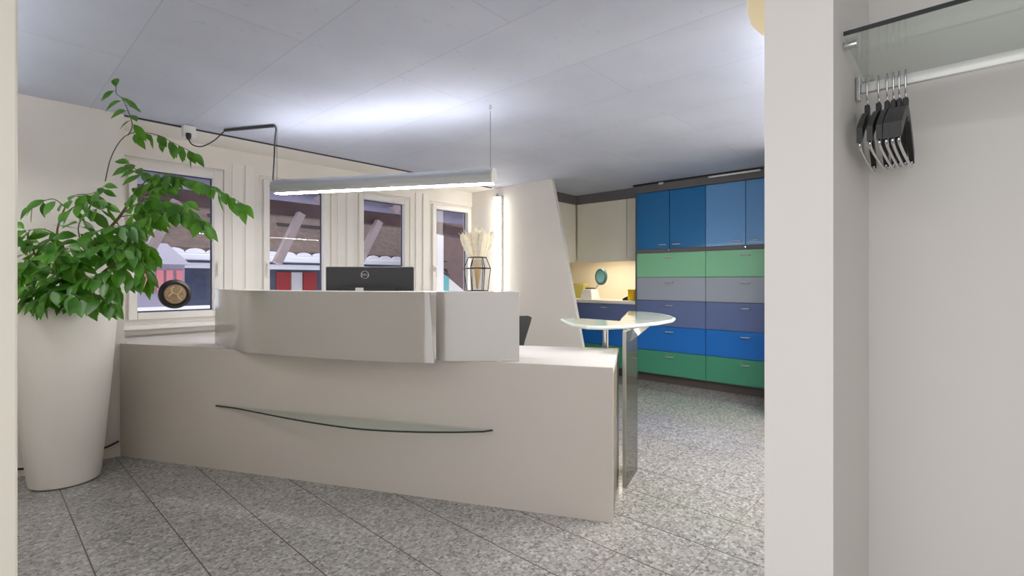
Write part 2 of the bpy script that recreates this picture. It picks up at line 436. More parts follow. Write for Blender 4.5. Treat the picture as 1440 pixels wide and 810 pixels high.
# upper screen : bowed left panel and a separately curved right panel
cv = [(1.106, 3.735), (1.100, 3.58), (1.098, 3.414), (1.105, 3.16), (1.200, 2.855), (1.348, 2.486), (1.504, 2.179), (1.612, 2.018)]
left_curve = [pl(p) for p in smoothpath([(x, y, 0) for x, y in cv], 5)]
def ribbon(curve, th, zb, zt, cut=None):
    """upright sheet following a plan curve; cut(i,n) trims the top of the end"""
    n = len(curve); lo = []; 
    off = []
    for i, p in enumerate(curve):
        a = Vector(curve[max(i-1, 0)]); b = Vector(curve[min(i+1, n-1)])
        t = (b-a).normalized(); nn = Vector((-t.y, t.x)); nn = nn if nn.x > 0 else -nn
        off.append((p[0]+nn.x*th, p[1]+nn.y*th))
    m_ = MB(); bm = m_.bm
    rows = []
    for (p, q) in zip(curve, off):
        rows.append([bm.verts.new((p[0], p[1], zb)), bm.verts.new((p[0], p[1], zt)), bm.verts.new((q[0], q[1], zt)), bm.verts.new((q[0], q[1], zb))])
    for a, b in zip(rows, rows[1:]):
        for k in range(4): bm.faces.new((a[k], a[(k+1) % 4], b[(k+1) % 4], b[k]))
    bm.faces.new(rows[0]); bm.faces.new(rows[-1][::-1])
    if cut is not None:
        for v in rows[-1]:
            if v.co.z > (zb+zt)/2: v.co.x += cut[0]; v.co.y += cut[1]
    return m_
UZ = 1.137
ribbon(left_curve, 0.018, DZ+0.002, UZ, cut=(-0.021, 0.034)).build('upper_panel', M_SILVER, desk, smooth=True)
cr = [(1.675, 2.078), (1.690, 2.042), (1.735, 1.985), (1.835, 1.874), (1.958, 1.733)]
right_curve = [pl(p) for p in smoothpath([(x, y, 0) for x, y in cr], 5)]
ribbon(right_curve, 0.018, DZ+0.002, UZ).build('upper_panel', M_SILVER, desk, smooth=True)
ribbon(left_curve[:-2], 0.020, UZ+0.0003, UZ+0.004).build('top_edge', M_WHITEP, desk)
ribbon(right_curve[6:], 0.020, UZ+0.0003, UZ+0.004).build('top_edge', M_WHITEP, desk)
MB().box((1.668, 2.118, DZ+0.001), (1.718, 2.17, UZ-0.0225)).build('counter_support', M_WHITEP, desk)  # white post added behind the panel gap to imitate a bright sliver
ct = left_curve[2:-5] + [(1.60, 2.16)] + right_curve[6:]
inner = [(p[0]+0.02, p[1]+0.012) for p in ct]
back = [(2.18, 1.95), (1.64, 2.62), (1.36, 3.2), (1.30, 3.74)]
MB().prism([(x, y) for x, y in inner] + back, UZ-0.022, UZ-0.002).build('counter_top', M_DESKTOP, desk)
for x, y in ((1.25, 3.40), (1.50, 2.62), (2.02, 1.98)):
    MB().lathe([(0, DZ), (0.03, DZ), (0.03, DZ+0.01), (0.015, DZ+0.015), (0.015, UZ-0.022), (0, UZ-0.022)], (x, y, 0), 16).build('counter_support', M_ALU, desk, smooth=True)
# leaf-shaped glass ledge on the desk front
leaf = [(0.838, 0.004), (0.838, -0.010), (1.00, -0.022), (1.20, -0.062), (1.45, -0.112), (1.72, -0.156), (1.99, -0.178), (2.25, -0.150), (2.48, -0.092), (2.64, -0.035), (2.682, 0.004)]
lp = [leaf[0]] + [pl(p) for p in smoothpath([(a, b, 0) for a, b in leaf[1:-1]], 5)] + [leaf[-1]]
led = MB().prism([pl(dk(t, n)) for t, n in lp], 0.400, 0.409).build('glass_ledge', M_GREENGL, desk)
em = MB(); em.tube([dk(t, n, 0.4045) for t, n in lp[1:]], 0.0052, 6); em.build('polished_edge', M_EDGE, led)

# ------------------------------------------------------------------ glass side table beside the desk end
TZ = 0.925
st = thing('side_table', (2.60, 1.46, 0), 'raised pale green glass table on a clear slab leg at the desk end', 'table')
outl = [atz(*p, TZ) for p in [(790, 448), (802, 446.5), (872, 451.5), (873.5, 448.5), (884, 437.5), (905, 438.0), (926, 440.3), (941, 443.3), (948, 446.5), (944, 449.5), (926, 452.5), (903, 455), (878, 457.5), (850, 458.5), (826, 458), (808, 455.5), (797, 452)]]
MB().prism([pl(p) for p in outl], TZ-0.022, TZ).build('tabletop', M_FROST, st)
edge = [outl[k] for k in (6, 7, 8, 9, 10, 11, 12, 13, 14, 15, 16, 0)]
em = MB(); em.tube([(p.x, p.y, TZ-0.011) for p in edge], 0.012, 8); em.build('table_edge', M_EDGEL, st, smooth=True)
ga = Vector((2.545, 1.438)); gb = Vector((2.82, 1.515))
gd = (gb-ga).normalized(); gn = Vector((-gd.y, gd.x))*0.012
MB().prism([pl(ga-gn), pl(gb-gn), pl(gb+gn), pl(ga+gn)], 0.0, TZ-0.023).build('leg', M_LEGGL, st)
fr = ga - gd*0.008
MB().prism([pl(fr-gn*0.8), pl(fr+gd*0.0075-gn*0.8), pl(fr+gd*0.0075+gn*0.8), pl(fr+gn*0.8)], 0.0, TZ-0.023).build('leg_edge', M_EDGEG, st)
c = atz(852, 457.2, TZ-0.03)
pz = Vector((2.86, 1.758))
MB().lathe([(0, 0), (0.05, 0), (0.05, 0.012), (0.02, 0.018), (0.02, TZ-0.035), (0.035, TZ-0.03), (0.035, TZ-0.022), (0, TZ-0.022)], (pz.x, pz.y, 0), 20).build('leg', M_CHROME, st, smooth=True)
ba = Vector((2.70, 1.50, 0)); bb = Vector((3.12, 1.55, 0))
MB().hull([(2.70, 1.47, TZ-0.024), (3.15, 1.56, TZ-0.024), (3.12, 1.575, TZ-0.034), (2.70, 1.485, TZ-0.10)],
          [(2.69, 1.53, TZ-0.024), (3.14, 1.62, TZ-0.024), (3.11, 1.62, TZ-0.034), (2.69, 1.53, TZ-0.10)]).build('bracket', M_WHITEP, st)

# ------------------------------------------------------------------ monitor
mc = at(520, 392, 3.15); md = Vector((0.50, -0.866, 0)).normalized()
md = Vector((SA, -CA, 0)); md = (md + Vector((-CA*-0.06, -SA*-0.06, 0))).normalized()
mnn = Vector((-md.y, md.x, 0)); mnn = mnn if mnn.dot(Vector((CA, SA, 0))) > 0 else -mnn   # away from the viewer
mon = thing('monitor', (mc.x, mc.y, DZ), 'black widescreen monitor seen from behind with round logo badge', 'monitor')
MM = Matrix.Translation((mc.x, mc.y, 0)) @ Matrix(((md.x, mnn.x, 0, 0), (md.y, mnn.y, 0, 0), (0, 0, 1, 0), (0, 0, 0, 1)))
m_ = MB(); m_.box((-0.278, 0.0, 0.955), (0.278, 0.03, 1.287), 0.008, MM); m_.box((-0.17, -0.02, 0.985), (0.17, 0.002, 1.16), 0.008, MM)
m_.build('housing', M_DARK, mon)
MB().box((-0.268, 0.0295, 0.972), (0.268, 0.033, 1.278), 0, MM).build('screen', M_BLACKS, mon)
m_ = MB(); m_.box((-0.035, -0.055, DZ+0.014), (0.035, -0.018, 1.08), 0.006, MM); m_.build('stand', M_DARK, mon)
MB().box((-0.12, -0.12, DZ+0.0005), (0.12, 0.08, DZ+0.015), 0.005, MM).build('base', M_DARK, mon)
badge = MB(); bc = Vector((-0.035, -0.0215, 1.232))
RX = Matrix.Rotation(PI/2, 4, 'X')
badge.tube([MM @ (Vector((-0.030+0.0235*math.cos(2*PI*k/28), -0.002, 1.235+0.0235*math.sin(2*PI*k/28)))) for k in range(29)], 0.0022, 6, False)
bg = badge.build('badge', M_CHROME, mon, smooth=True)
tc = bpy.data.curves.new('badge_text', 'FONT'); tc.body = 'DELL'; tc.size = 0.0165; tc.align_x = 'CENTER'; tc.align_y = 'CENTER'; tc.extrude = 0.0006
tmp = bpy.data.objects.new('badge_text', tc); COL.objects.link(tmp)
dg = bpy.context.evaluated_depsgraph_get(); me = bpy.data.meshes.new_from_object(tmp.evaluated_get(dg))
bpy.data.objects.remove(tmp)
me.transform(MM @ Matrix.Translation((-0.030, -0.003, 1.235)) @ RX)
me.materials.clear(); me.materials.append(M_CHROME)
lt = bpy.data.objects.new('badge_lettering', me); COL.objects.link(lt); lt.parent = bg; lt.matrix_parent_inverse = Matrix.Identity(4)
MB().box((-0.085, -0.0225, 1.125), (-0.035, -0.0195, 1.152), 0, MM).build('sticker', M_WHITEP, mon)

# ------------------------------------------------------------------ wire vase and pampas
vc = Vector((2.00, 2.10, UZ-0.002))
vase = thing('vase', vc, 'black wire vase holder with slim glass on the counter top', 'vase')
w = MB()
ring = lambda r, z: [vc + Vector((r*math.cos(2*PI*k/6+0.35), r*math.sin(2*PI*k/6+0.35), z)) for k in range(7)]
for r, z in ((0.052, 0.198), (0.078, 0.135), (0.062, 0.003)): w.tube(ring(r, z), 0.0032, 6)
for k in range(6):
    a = 2*PI*k/6+0.35
    w.tube([vc + Vector((r*math.cos(a), r*math.sin(a), z)) for r, z in ((0.052, 0.198), (0.078, 0.135), (0.062, 0.003))], 0.0028, 6)
w.build('wire_frame', M_WIRE, vase)
MB().lathe([(0.028, 0.004), (0.030, 0.03), (0.034, 0.19), (0.032, 0.19), (0.028, 0.03), (0, 0.008), (0, 0.004), (0.028, 0.004)], vc, 24).build('glass_tube', M_GLASS, vase, smooth=True)
plumes = [(-0.088, 0.335, 'leftmost cream pampas plume, tilting far out over the window'),
          (-0.062, 0.345, 'second cream pampas plume from the left end of the bunch'),
          (-0.037, 0.350, 'third cream pampas plume from the left end of the bunch'),
          (-0.012, 0.372, 'tallest cream pampas plume, upright in the middle of the bunch'),
          (0.012, 0.358, 'cream pampas plume just right of the tallest one'),
          (0.040, 0.356, 'third cream pampas plume from the right end of the bunch'),
          (0.064, 0.346, 'second cream pampas plume from the right end of the bunch'),
          (0.090, 0.352, 'rightmost cream pampas plume, tilting towards the vertical wall light')]
rv = Vector((SA, -CA, 0)); fv = Vector((CA, SA, 0))
for k, (dx, hz, lab) in enumerate(plumes):
    fo = ((k*37) % 5 - 2)*0.012
    tip = vc + rv*dx + fv*fo + Vector((0, 0, hz)); a0 = vc + rv*dx*0.04 + fv*fo*0.1 + Vector((0, 0, 0.012+0.0004*k))
    neck = vc + rv*dx*0.30 + fv*fo*0.4 + Vector((0, 0, 0.185))
    t = thing('pampas_plume', a0, lab, 'dried grass', 'pampas plumes in the wire vase')
    MB().tube(smoothpath([a0, neck, neck+(tip-neck)*0.25], 5), 0.0022, 5).build('stem', M_STRAW, t)
    pm = MB(); ax = (tip-neck)
    prof = [(0.0, 0.003), (0.12, 0.010), (0.35, 0.0155), (0.65, 0.017), (0.88, 0.014), (1.0, 0.006)]
    pm.tube([neck + ax*u for u, r in prof], [r*1.45 for u, r in prof], 8)
    for q in range(36):                                     # feathery awns
        u = random.uniform(0.1, 1.0); ang = random.uniform(0, 2*PI)
        o1 = rv*math.cos(ang) + fv*math.sin(ang); base = neck + ax*u
        pm.tube([base + o1*0.009, base + o1*random.uniform(0.014, 0.021) + ax.normalized()*random.uniform(0.015, 0.03)], [0.0016, 0.0005], 3)
    pm.build('plume', M_PLUME, t)

# ------------------------------------------------------------------ wall light on the partition
wl = thing('wall_light', (4.385, 4.19, 0.95), 'tall glowing white vertical tube light on the slanted partition', 'light')
MB().box((4.352, 4.150, 0.92), (4.384, 4.244, 2.235), 0.004).build('housing', M_WHITEP, wl)
m_ = MB(); m_.tube([(4.335, 4.197, 0.94), (4.335, 4.197, 2.215)], 0.044, 20); m_.build('diffuser', M_TUBE, wl, smooth=True)
m_ = MB(); m_.tube([(4.335, 4.197, 2.2155), (4.335, 4.197, 2.24)], 0.030, 16); m_.tube([(4.335, 4.197, 2.24), (4.335, 4.197, 2.265)], 0.012, 10); m_.build('end_cap', M_CHROME, wl, smooth=True)

# ------------------------------------------------------------------ pendant
L0 = Vector((1.507, 3.736, 1.885)); R0 = Vector((2.276, 2.239, 1.875))
ax = (R0-L0); sd = Vector((ax.y, -ax.x, 0)).normalized()      # sideways
sd = sd if sd.dot(Vector((CA, SA, 0))) < 0 else -sd            # towards the viewer
pend = thing('pendant_lamp', (L0+R0)/2, 'long silver linear pendant lamp glowing underneath, hung above the desk', 'pendant lamp')
def prof_extrude(prof, a, b):
    la = [a + sd*p + Vector((0, 0, q)) for p, q in prof]; lb = [b + sd*p + Vector((0, 0, q)) for p, q in prof]
    return MB().hull(la, lb)
arc = [(0.058*math.cos(t), 0.055*math.sin(t)) for t in [math.radians(k) for k in range(-58, 63, 8)]]
arci = [(0.053*math.cos(t), 0.050*math.sin(t)) for t in [math.radians(k) for k in range(-58, 63, 8)]]
arc2 = [(-x, z) for x, z in arc]; arci2 = [(-x, z) for x, z in arci]
# two curved aluminium shells, open above and below
prof_extrude(arc + arci[::-1], L0, R0).build('shell', M_ALU, pend, smooth=True)
prof_extrude(arc2 + arci2[::-1], L0, R0).build('shell', M_ALU, pend, smooth=True)
un = ax.normalized()
prof_extrude([(-0.028, -0.0505), (0.028, -0.0505), (0.028, -0.040), (-0.028, -0.040)], L0+un*0.02, R0-un*0.004).build('diffuser', M_LAMP, pend)
prof_extrude([(-0.024, 0.02), (0.024, 0.02), (0.024, 0.035), (-0.024, 0.035)], L0+un*0.02, R0-un*0.02).build('uplight', M_LAMPUP, pend)
prof_extrude([(-0.05, -0.02), (0.05, -0.02), (0.05, -0.012), (-0.05, -0.012)], L0+un*0.01, R0-un*0.01).build('gear_tray', M_ALU, pend)
ov = [(0.053*math.cos(2*PI*k/24), 0.051*math.sin(2*PI*k/24)) for k in range(24)]
prof_extrude(ov, R0-un*0.003, R0+un*0.010).build('end_cap', M_WHITEP, pend, smooth=True)
prof_extrude(ov, L0-un*0.010, L0+un*0.003).build('end_cap', M_ALU, pend, smooth=True)
for p in (L0+un*0.01, R0-un*0.02):
    m_ = MB(); m_.tube([p + Vector((0, 0, -0.01)), Vector((p.x, p.y, CZ-0.03))], 0.0013, 5); m_.build('suspension_wire', M_WIRE, pend)
    MB().lathe([(0, 0), (0.006, 0), (0.009, -0.008), (0.007, -0.035), (0, -0.035)], (p.x, p.y, CZ), 12).build('ceiling_fixing', M_CHROME, pend, smooth=True)

# fill lamps added out of view to brighten the room
def fill_lamp(a, b, label, lmat, umat):
    t = thing('linear_lamp', (a+b)/2, label, 'pendant lamp')
    u = (b-a).normalized(); s_ = Vector((u.y, -u.x, 0))
    def ex(prof, p, q): return MB().hull([p + s_*x + Vector((0, 0, z)) for x, z in prof], [q + s_*x + Vector((0, 0, z)) for x, z in prof])
    ex([(-0.07, -0.03), (0.07, -0.03), (0.07, 0.03), (-0.07, 0.03)], a, b).build('housing', M_ALU, t)
    ex([(-0.06, -0.034), (0.06, -0.034), (0.06, -0.0305), (-0.06, -0.0305)], a+u*0.02, b-u*0.02).build('diffuser', lmat, t)
    ex([(-0.05, 0.0305), (0.05, 0.0305), (0.05, 0.034), (-0.05, 0.034)], a+u*0.02, b-u*0.02).build('uplight', umat, t)
    for p in (a+u*0.05, b-u*0.05):
        m_ = MB(); m_.tube([p + Vector((0, 0, 0.03)), Vector((p.x, p.y, CZ-0.0005))], 0.002, 5); m_.build('suspension_wire', M_WIRE, t)
fill_lamp(Vector((2.3, 0.55, 1.98)), Vector((4.4, 0.62, 1.98)), 'second linear lamp hung along the right wall of the room', M_FILL2, M_FILL2U)
fill_lamp(Vector((-0.16, 1.9, 1.98)), Vector((-0.16, 4.0, 1.98)), 'third linear lamp hung at the far left side of the room', M_FILL3, M_FILL3U)

# ceiling bar + cord + socket
ca = Vector((1.276, 4.09, CZ-0.013)); cb = Vector((1.485, 3.70, CZ-0.013))
b2 = MB(); b2.tube([ca, cb], 0.011, 8); tag(b2.build('cable_conduit', M_DARK, None), 'dark grey cable conduit fixed along the ceiling beside the socket', 'conduit')
cord = MB(); cord.tube(smoothpath([(1.485, 3.70, CZ-0.015), (1.499, 3.715, CZ-0.03), (1.503, 3.742, CZ-0.10), (1.50, 3.748, 2.1), (1.494, 3.752, 1.95), (1.4985, 3.754, 1.905)], 6), 0.0055, 8)
tag(cord.build('lamp_cord', M_DARK, None, smooth='all'), 'dark cord hanging from the ceiling to the left end of the pendant lamp', 'cord')
sk = thing('ceiling_socket', (1.05, 4.24, CZ), 'small white junction box with a black plug under the ceiling edge', 'socket')
MB().box((1.035, 4.19, CZ-0.085), (1.115, 4.253, CZ-0.0005), 0.006).build('box', M_WHITEP, sk)
pg = MB(); pg.lathe([(0, 0), (0.017, 0), (0.019, -0.02), (0.013, -0.045), (0, -0.047)], (1.062, 4.172, CZ-0.065), 14, None); pg.build('plug', M_BLACK, sk, smooth=True)
pc = MB(); pc.tube(smoothpath([(1.062, 4.172, CZ-0.11), (1.085, 4.165, CZ-0.145), (1.14, 4.15, CZ-0.150), (1.21, 4.13, CZ-0.10), (1.255, 4.11, CZ-0.045), (1.276, 4.09, CZ-0.016)], 6), 0.0045, 8); pc.build('flex', M_BLACK, sk, smooth='all')

# ------------------------------------------------------------------ potted plant
PC = Vector((0.372, 3.965, 0))
plant = thing('potted_plant', PC, 'tall leafy green plant in a white tapered floor planter', 'plant')
prof = [(0, 0.004), (0.150, 0.0), (0.163, 0.008), (0.170, 0.05), (0.186, 0.22), (0.204, 0.43), (0.222, 0.65), (0.238, 0.88), (0.246, 1.02), (0.249, 1.070), (0.244, 1.078), (0.236, 1.070), (0.232, 1.02), (0.228, 0.94)]
MB().lathe(prof, PC, 56).build('planter', M_POT, plant, smooth=True)
MB().lathe([(0, 0.99), (0.10, 0.995), (0.231, 0.985), (0.226, 0.94), (0, 0.94)], PC, 40).build('soil', M_SOIL, plant, smooth=True)
DP = 2.93
def stem(pts, r0, r1, green=False):
    path = smoothpath([at(*p) for p in pts], 6); n = len(path)
    return path, [r0 + (r1-r0)*i/(n-1) for i in range(n)]
trunks = [
    ([(88, 440, DP), (100, 400, DP), (128, 350, DP-0.03), (168, 305, DP-0.05), (186, 275, DP-0.02)], 0.012, 0.006),
    ([(100, 440, DP+0.04), (92, 380, DP+0.06), (80, 330, DP+0.05), (92, 290, DP)], 0.010, 0.004),
    ([(80, 440, DP-0.04), (62, 400, DP-0.10), (48, 355, DP-0.14)], 0.009, 0.004),
    ([(104, 440, DP-0.02), (132, 395, DP-0.1), (168, 365, DP-0.14)], 0.009, 0.004),
]
twigs = [  # pixel path with depth, leaf spacing, leaf size
    ([(148, 255, DP), (156, 222, DP), (172, 195, DP-0.02), (192, 186, DP-0.03), (222, 190, DP-0.04), (248, 203, DP-0.05), (274, 216, DP-0.06)], 'arc'),
    ([(180, 190, DP), (186, 175, DP-0.12), (174, 142, DP-0.25), (164, 132, DP-0.3), (163, 122, DP-0.3)], 'top'),
    ([(186, 275, DP), (225, 250, DP-0.03), (262, 252, DP-0.05), (296, 262, DP-0.07), (322, 276, DP-0.08), (344, 288, DP-0.09)], 'rs'),
    ([(186, 275, DP), (205, 252, DP-0.02), (188, 236, DP), (182, 230, DP)], 'r'),
    ([(172, 300, DP), (208, 282, DP-0.08), (244, 286, DP-0.12), (282, 308, DP-0.14)], 'r'),
    ([(172, 300, DP), (198, 262, DP), (224, 244, DP), (250, 248, DP)], 'r'),
    ([(150, 325, DP), (190, 312, DP-0.1), (222, 300, DP-0.14), (262, 300, DP-0.16), (288, 318, DP-0.18)], 'r'),
    ([(92, 290, DP), (105, 275, DP), (130, 272, DP), (146, 262, DP)], 'l'),
    ([(92, 292, DP), (76, 280, DP-0.02), (58, 284, DP-0.03), (44, 290, DP-0.04)], 'l'),
    ([(92, 300, DP), (110, 288, DP-0.05), (138, 282, DP-0.08)], 'l'),
    ([(120, 355, DP), (110, 322, DP-0.06), (122, 300, DP-0.08), (150, 290, DP-0.08)], 'b'),
    ([(80, 330, DP), (60, 322, DP-0.08), (38, 324, DP-0.12)], 'b'),
    ([(48, 355, DP-0.14), (40, 335, DP-0.15), (34, 322, DP-0.15)], 'b'),
    ([(62, 400, DP-0.1), (44, 372, DP-0.2), (36, 350, DP-0.22)], 'b'),
    ([(60, 395, DP-0.1), (74, 362, DP-0.18), (98, 345, DP-0.22)], 'b'),
    ([(100, 400, DP), (112, 362, DP-0.16), (140, 345, DP-0.2), (176, 352, DP-0.22)], 'b'),
    ([(128, 350, DP), (156, 340, DP-0.12), (186, 345, DP-0.15), (206, 360, DP-0.15)], 'b'),
    ([(132, 395, DP-0.1), (158, 378, DP-0.2), (186, 392, DP-0.22)], 'b'),
    ([(88, 420, DP), (66, 402, DP-0.2), (46, 398, DP-0.24), (34, 405, DP-0.25)], 'b'),
    ([(95, 420, DP), (112, 395, DP-0.2), (138, 390, DP-0.26), (158, 405, DP-0.27)], 'b'),
    ([(92, 420, DP), (96, 380, DP-0.18), (108, 360, DP-0.22)], 'b'),
    ([(128, 350, DP), (130, 330, DP-0.1), (162, 318, DP-0.14), (190, 322, DP-0.14)], 'b'),
    ([(80, 330, DP), (64, 345, DP-0.12), (52, 380, DP-0.16)], 'b'),
    ([(92, 420, DP), (80, 385, DP-0.2), (78, 355, DP-0.24)], 'b'),
    ([(100, 430, DP), (124, 412, DP-0.2), (146, 420, DP-0.24)], 'b'),
    ([(80, 430, DP), (66, 418, DP-0.22), (52, 422, DP-0.26)], 'b'),
    ([(172, 300, DP), (196, 284, DP-0.05), (216, 266, DP-0.07), (232, 262, DP-0.08)], 'r'),
    ([(168, 305, DP), (196, 300, DP-0.06), (232, 288, DP-0.1), (262, 284, DP-0.1)], 'r'),
    ([(110, 420, DP-0.05), (134, 418, DP-0.24), (158, 428, DP-0.28)], 'b'),
    ([(90, 428, DP-0.05), (100, 412, DP-0.24), (118, 424, DP-0.3)], 'b'),
    ([(80, 428, DP-0.05), (72, 408, DP-0.26), (60, 424, DP-0.3)], 'b'),
    ([(140, 372, DP), (170, 352, DP-0.18), (200, 372, DP-0.2), (208, 396, DP-0.2)], 'b'),
    ([(60, 395, DP), (46, 410, DP-0.2), (36, 420, DP-0.24)], 'b'),
    ([(48, 355, DP-0.14), (36, 372, DP-0.18), (32, 390, DP-0.2)], 'b'),
    ([(128, 350, DP), (166, 330, DP-0.06), (196, 338, DP-0.1), (212, 352, DP-0.1)], 'b'),
    ([(96, 350, DP), (70, 350, DP+0.08), (54, 340, DP+0.08)], 'b'),
    ([(110, 345, DP), (150, 350, DP+0.06), (170, 370, DP+0.06)], 'b'),
]
br = MB()
for pts, r0, r1 in trunks:
    p, r = stem(pts, r0, r1); br.tube(p, r, 7)
bk = br.build('branch', M_BARK, plant, smooth='all')
tw = MB(); lf = MB()
def leafblade(m_, base, d, up, ln, wd, fold=0.18, droop=0.25):
    d = d.normalized(); side = d.cross(up); side = side.normalized() if side.length > 1e-4 else Vector((1, 0, 0))
    nn = side.cross(d).normalized(); bm = m_.bm
    st_ = [(0.0, 0.04), (0.15, 0.55), (0.35, 0.95), (0.55, 0.98), (0.75, 0.66), (0.9, 0.27), (1.0, 0.02)]
    rows = []
    for u, w_ in st_:
        c_ = base + d*ln*u - Vector((0, 0, 1))*droop*ln*u*u
        e = side*wd*0.5*w_
        rows.append([bm.verts.new(c_ - e + nn*fold*wd*w_), bm.verts.new(c_), bm.verts.new(c_ + e + nn*fold*wd*w_)])
    for a, b in zip(rows, rows[1:]):
        bm.faces.new((a[0], a[1], b[1], b[0])); bm.faces.new((a[1], a[2], b[2], b[1]))
DOWN = Vector((0, 0, -1))
for pts, kind in twigs:
    p, r = stem(pts, 0.0042 if kind == 'b' else 0.0034, 0.0012)
    if kind in ('arc', 'top'): r = [max(x, 0.0018) for x in r]
    tw.tube(p, r, 5)
    # walk the twig
    tot = sum((p[i+1]-p[i]).length for i in range(len(p)-1)); acc = 0.0
    skip = {'arc': 0.46, 'top': 0.42, 'r': 0.22, 'rs': 0.2, 'l': 0.15, 'b': 0.15}[kind]
    step = {'arc': 0.036, 'top': 0.034, 'r': 0.0215, 'rs': 0.031, 'l': 0.026, 'b': 0.0205}[kind]
    nxt = skip*tot; sgn = 1
    for i in range(len(p)-1):
        seg = p[i+1]-p[i]; L_ = seg.length
        while acc + L_ >= nxt:
            u = (nxt-acc)/L_; q = p[i] + seg*u; tdir = seg.normalized()
            lat = tdir.cross(Vector((0, 0, 1))); lat = lat.normalized() if lat.length > 1e-3 else rv
            d_ = tdir*random.uniform(0.25, 0.7) + lat*sgn*random.uniform(0.35, 0.8) + DOWN*random.uniform(0.25, 1.0) + rv*random.uniform(-.3, .3)
            if kind == 'top': d_ = rv*sgn*random.uniform(0.4, 1) + DOWN*random.uniform(0.1, 0.9) + fv*random.uniform(-.4, .4)
            if kind == 'arc': d_ = tdir*0.35 + DOWN*random.uniform(0.5, 1.1) + rv*sgn*0.25 + fv*random.uniform(-.3, .3)
            d_.normalize()
            ln = random.uniform(0.075, 0.112)*(0.9 if kind in ('arc', 'top') else 1.0)
            pet = q + d_*0.012 + Vector((0, 0, 0.003))
            tw.tube([q, pet], 0.0011, 4)
            up = (-fv*random.uniform(0.3, 1.0) + Vector((0, 0, 1))*random.uniform(0.3, 1) + rv*random.uniform(-.6, .6))
            leafblade(lf, pet, d_, up, ln, ln*random.uniform(0.46, 0.58), random.uniform(0.05, 0.2), random.uniform(0.05, 0.35))
            sgn = -sgn; nxt += step*random.uniform(0.8, 1.25)
        acc += L_
    tipd = (p[-1]-p[-3]).normalized() + DOWN*0.5
    leafblade(lf, p[-1], tipd, -fv + Vector((0, 0, 0.5)), 0.085, 0.042)
tw.build('twig', M_STEMG, plant, smooth='all')
lo = lf.build('foliage', M_LEAF, plant, smooth='all')
for v in lo.data.vertices:                       # keep leaves clear of the wall behind
    if v.co.y > 4.235: v.co.y = 4.235 - 0.1*(v.co.y-4.235)

# ------------------------------------------------------------------ round plaque hanging in the first window
dc = at(246, 413.5, 3.98); 
PY = 4.745-0.0186
k_ = PY/ (SA - CA*(246-720)/F); dc = at(246, 413.5, k_)
plq = thing('round_plaque', dc, 'round black plaque with bronze centre hanging in the left window', 'plaque')
RM = Matrix.Translation(dc) @ Matrix.Rotation(PI/2, 4, 'X') @ Matrix.Diagonal((1.0, 1.0, 1.0, 1))
rad = 0.118
MB().lathe([(0, -0.012), (rad*0.96, -0.012), (rad, -0.004), (rad, 0.006), (rad*0.97, 0.013), (rad*0.80, 0.016), (rad*0.74, 0.008), (0, 0.008)], (0, 0, 0), 48, RM).build('rim', M_BLACKS, plq, smooth=True)
MB().lathe([(0, 0.0085), (rad*0.66, 0.0085), (rad*0.62, 0.013), (0, 0.016)], (0, 0, 0), 40, RM).build('bronze_medallion', M_BRONZE, plq, smooth=True)
rl = MB()
for pts in ([(-0.05, -0.02), (-0.02, 0.01), (0.012, 0.0), (0.035, 0.03), (0.045, 0.045)], [(0.012, 0.0), (0.02, -0.03), (0.045, -0.05)], [(-0.02, 0.01), (-0.03, 0.04), (-0.012, 0.06)]):
    rl.tube(smoothpath([RM @ Vector((x, z, 0.0155)) for x, z in pts], 5), 0.006, 6)
rl.build('relief', M_BRONZEL, plq, smooth='all')
mt_ = MB(); mt_.lathe([(0, -0.0125), (0.02, -0.0125), (0.026, -0.0185), (0, -0.0185)], (0, 0, 0), 20, RM); mt_.build('suction_mount', M_BLACK, plq, smooth=True)

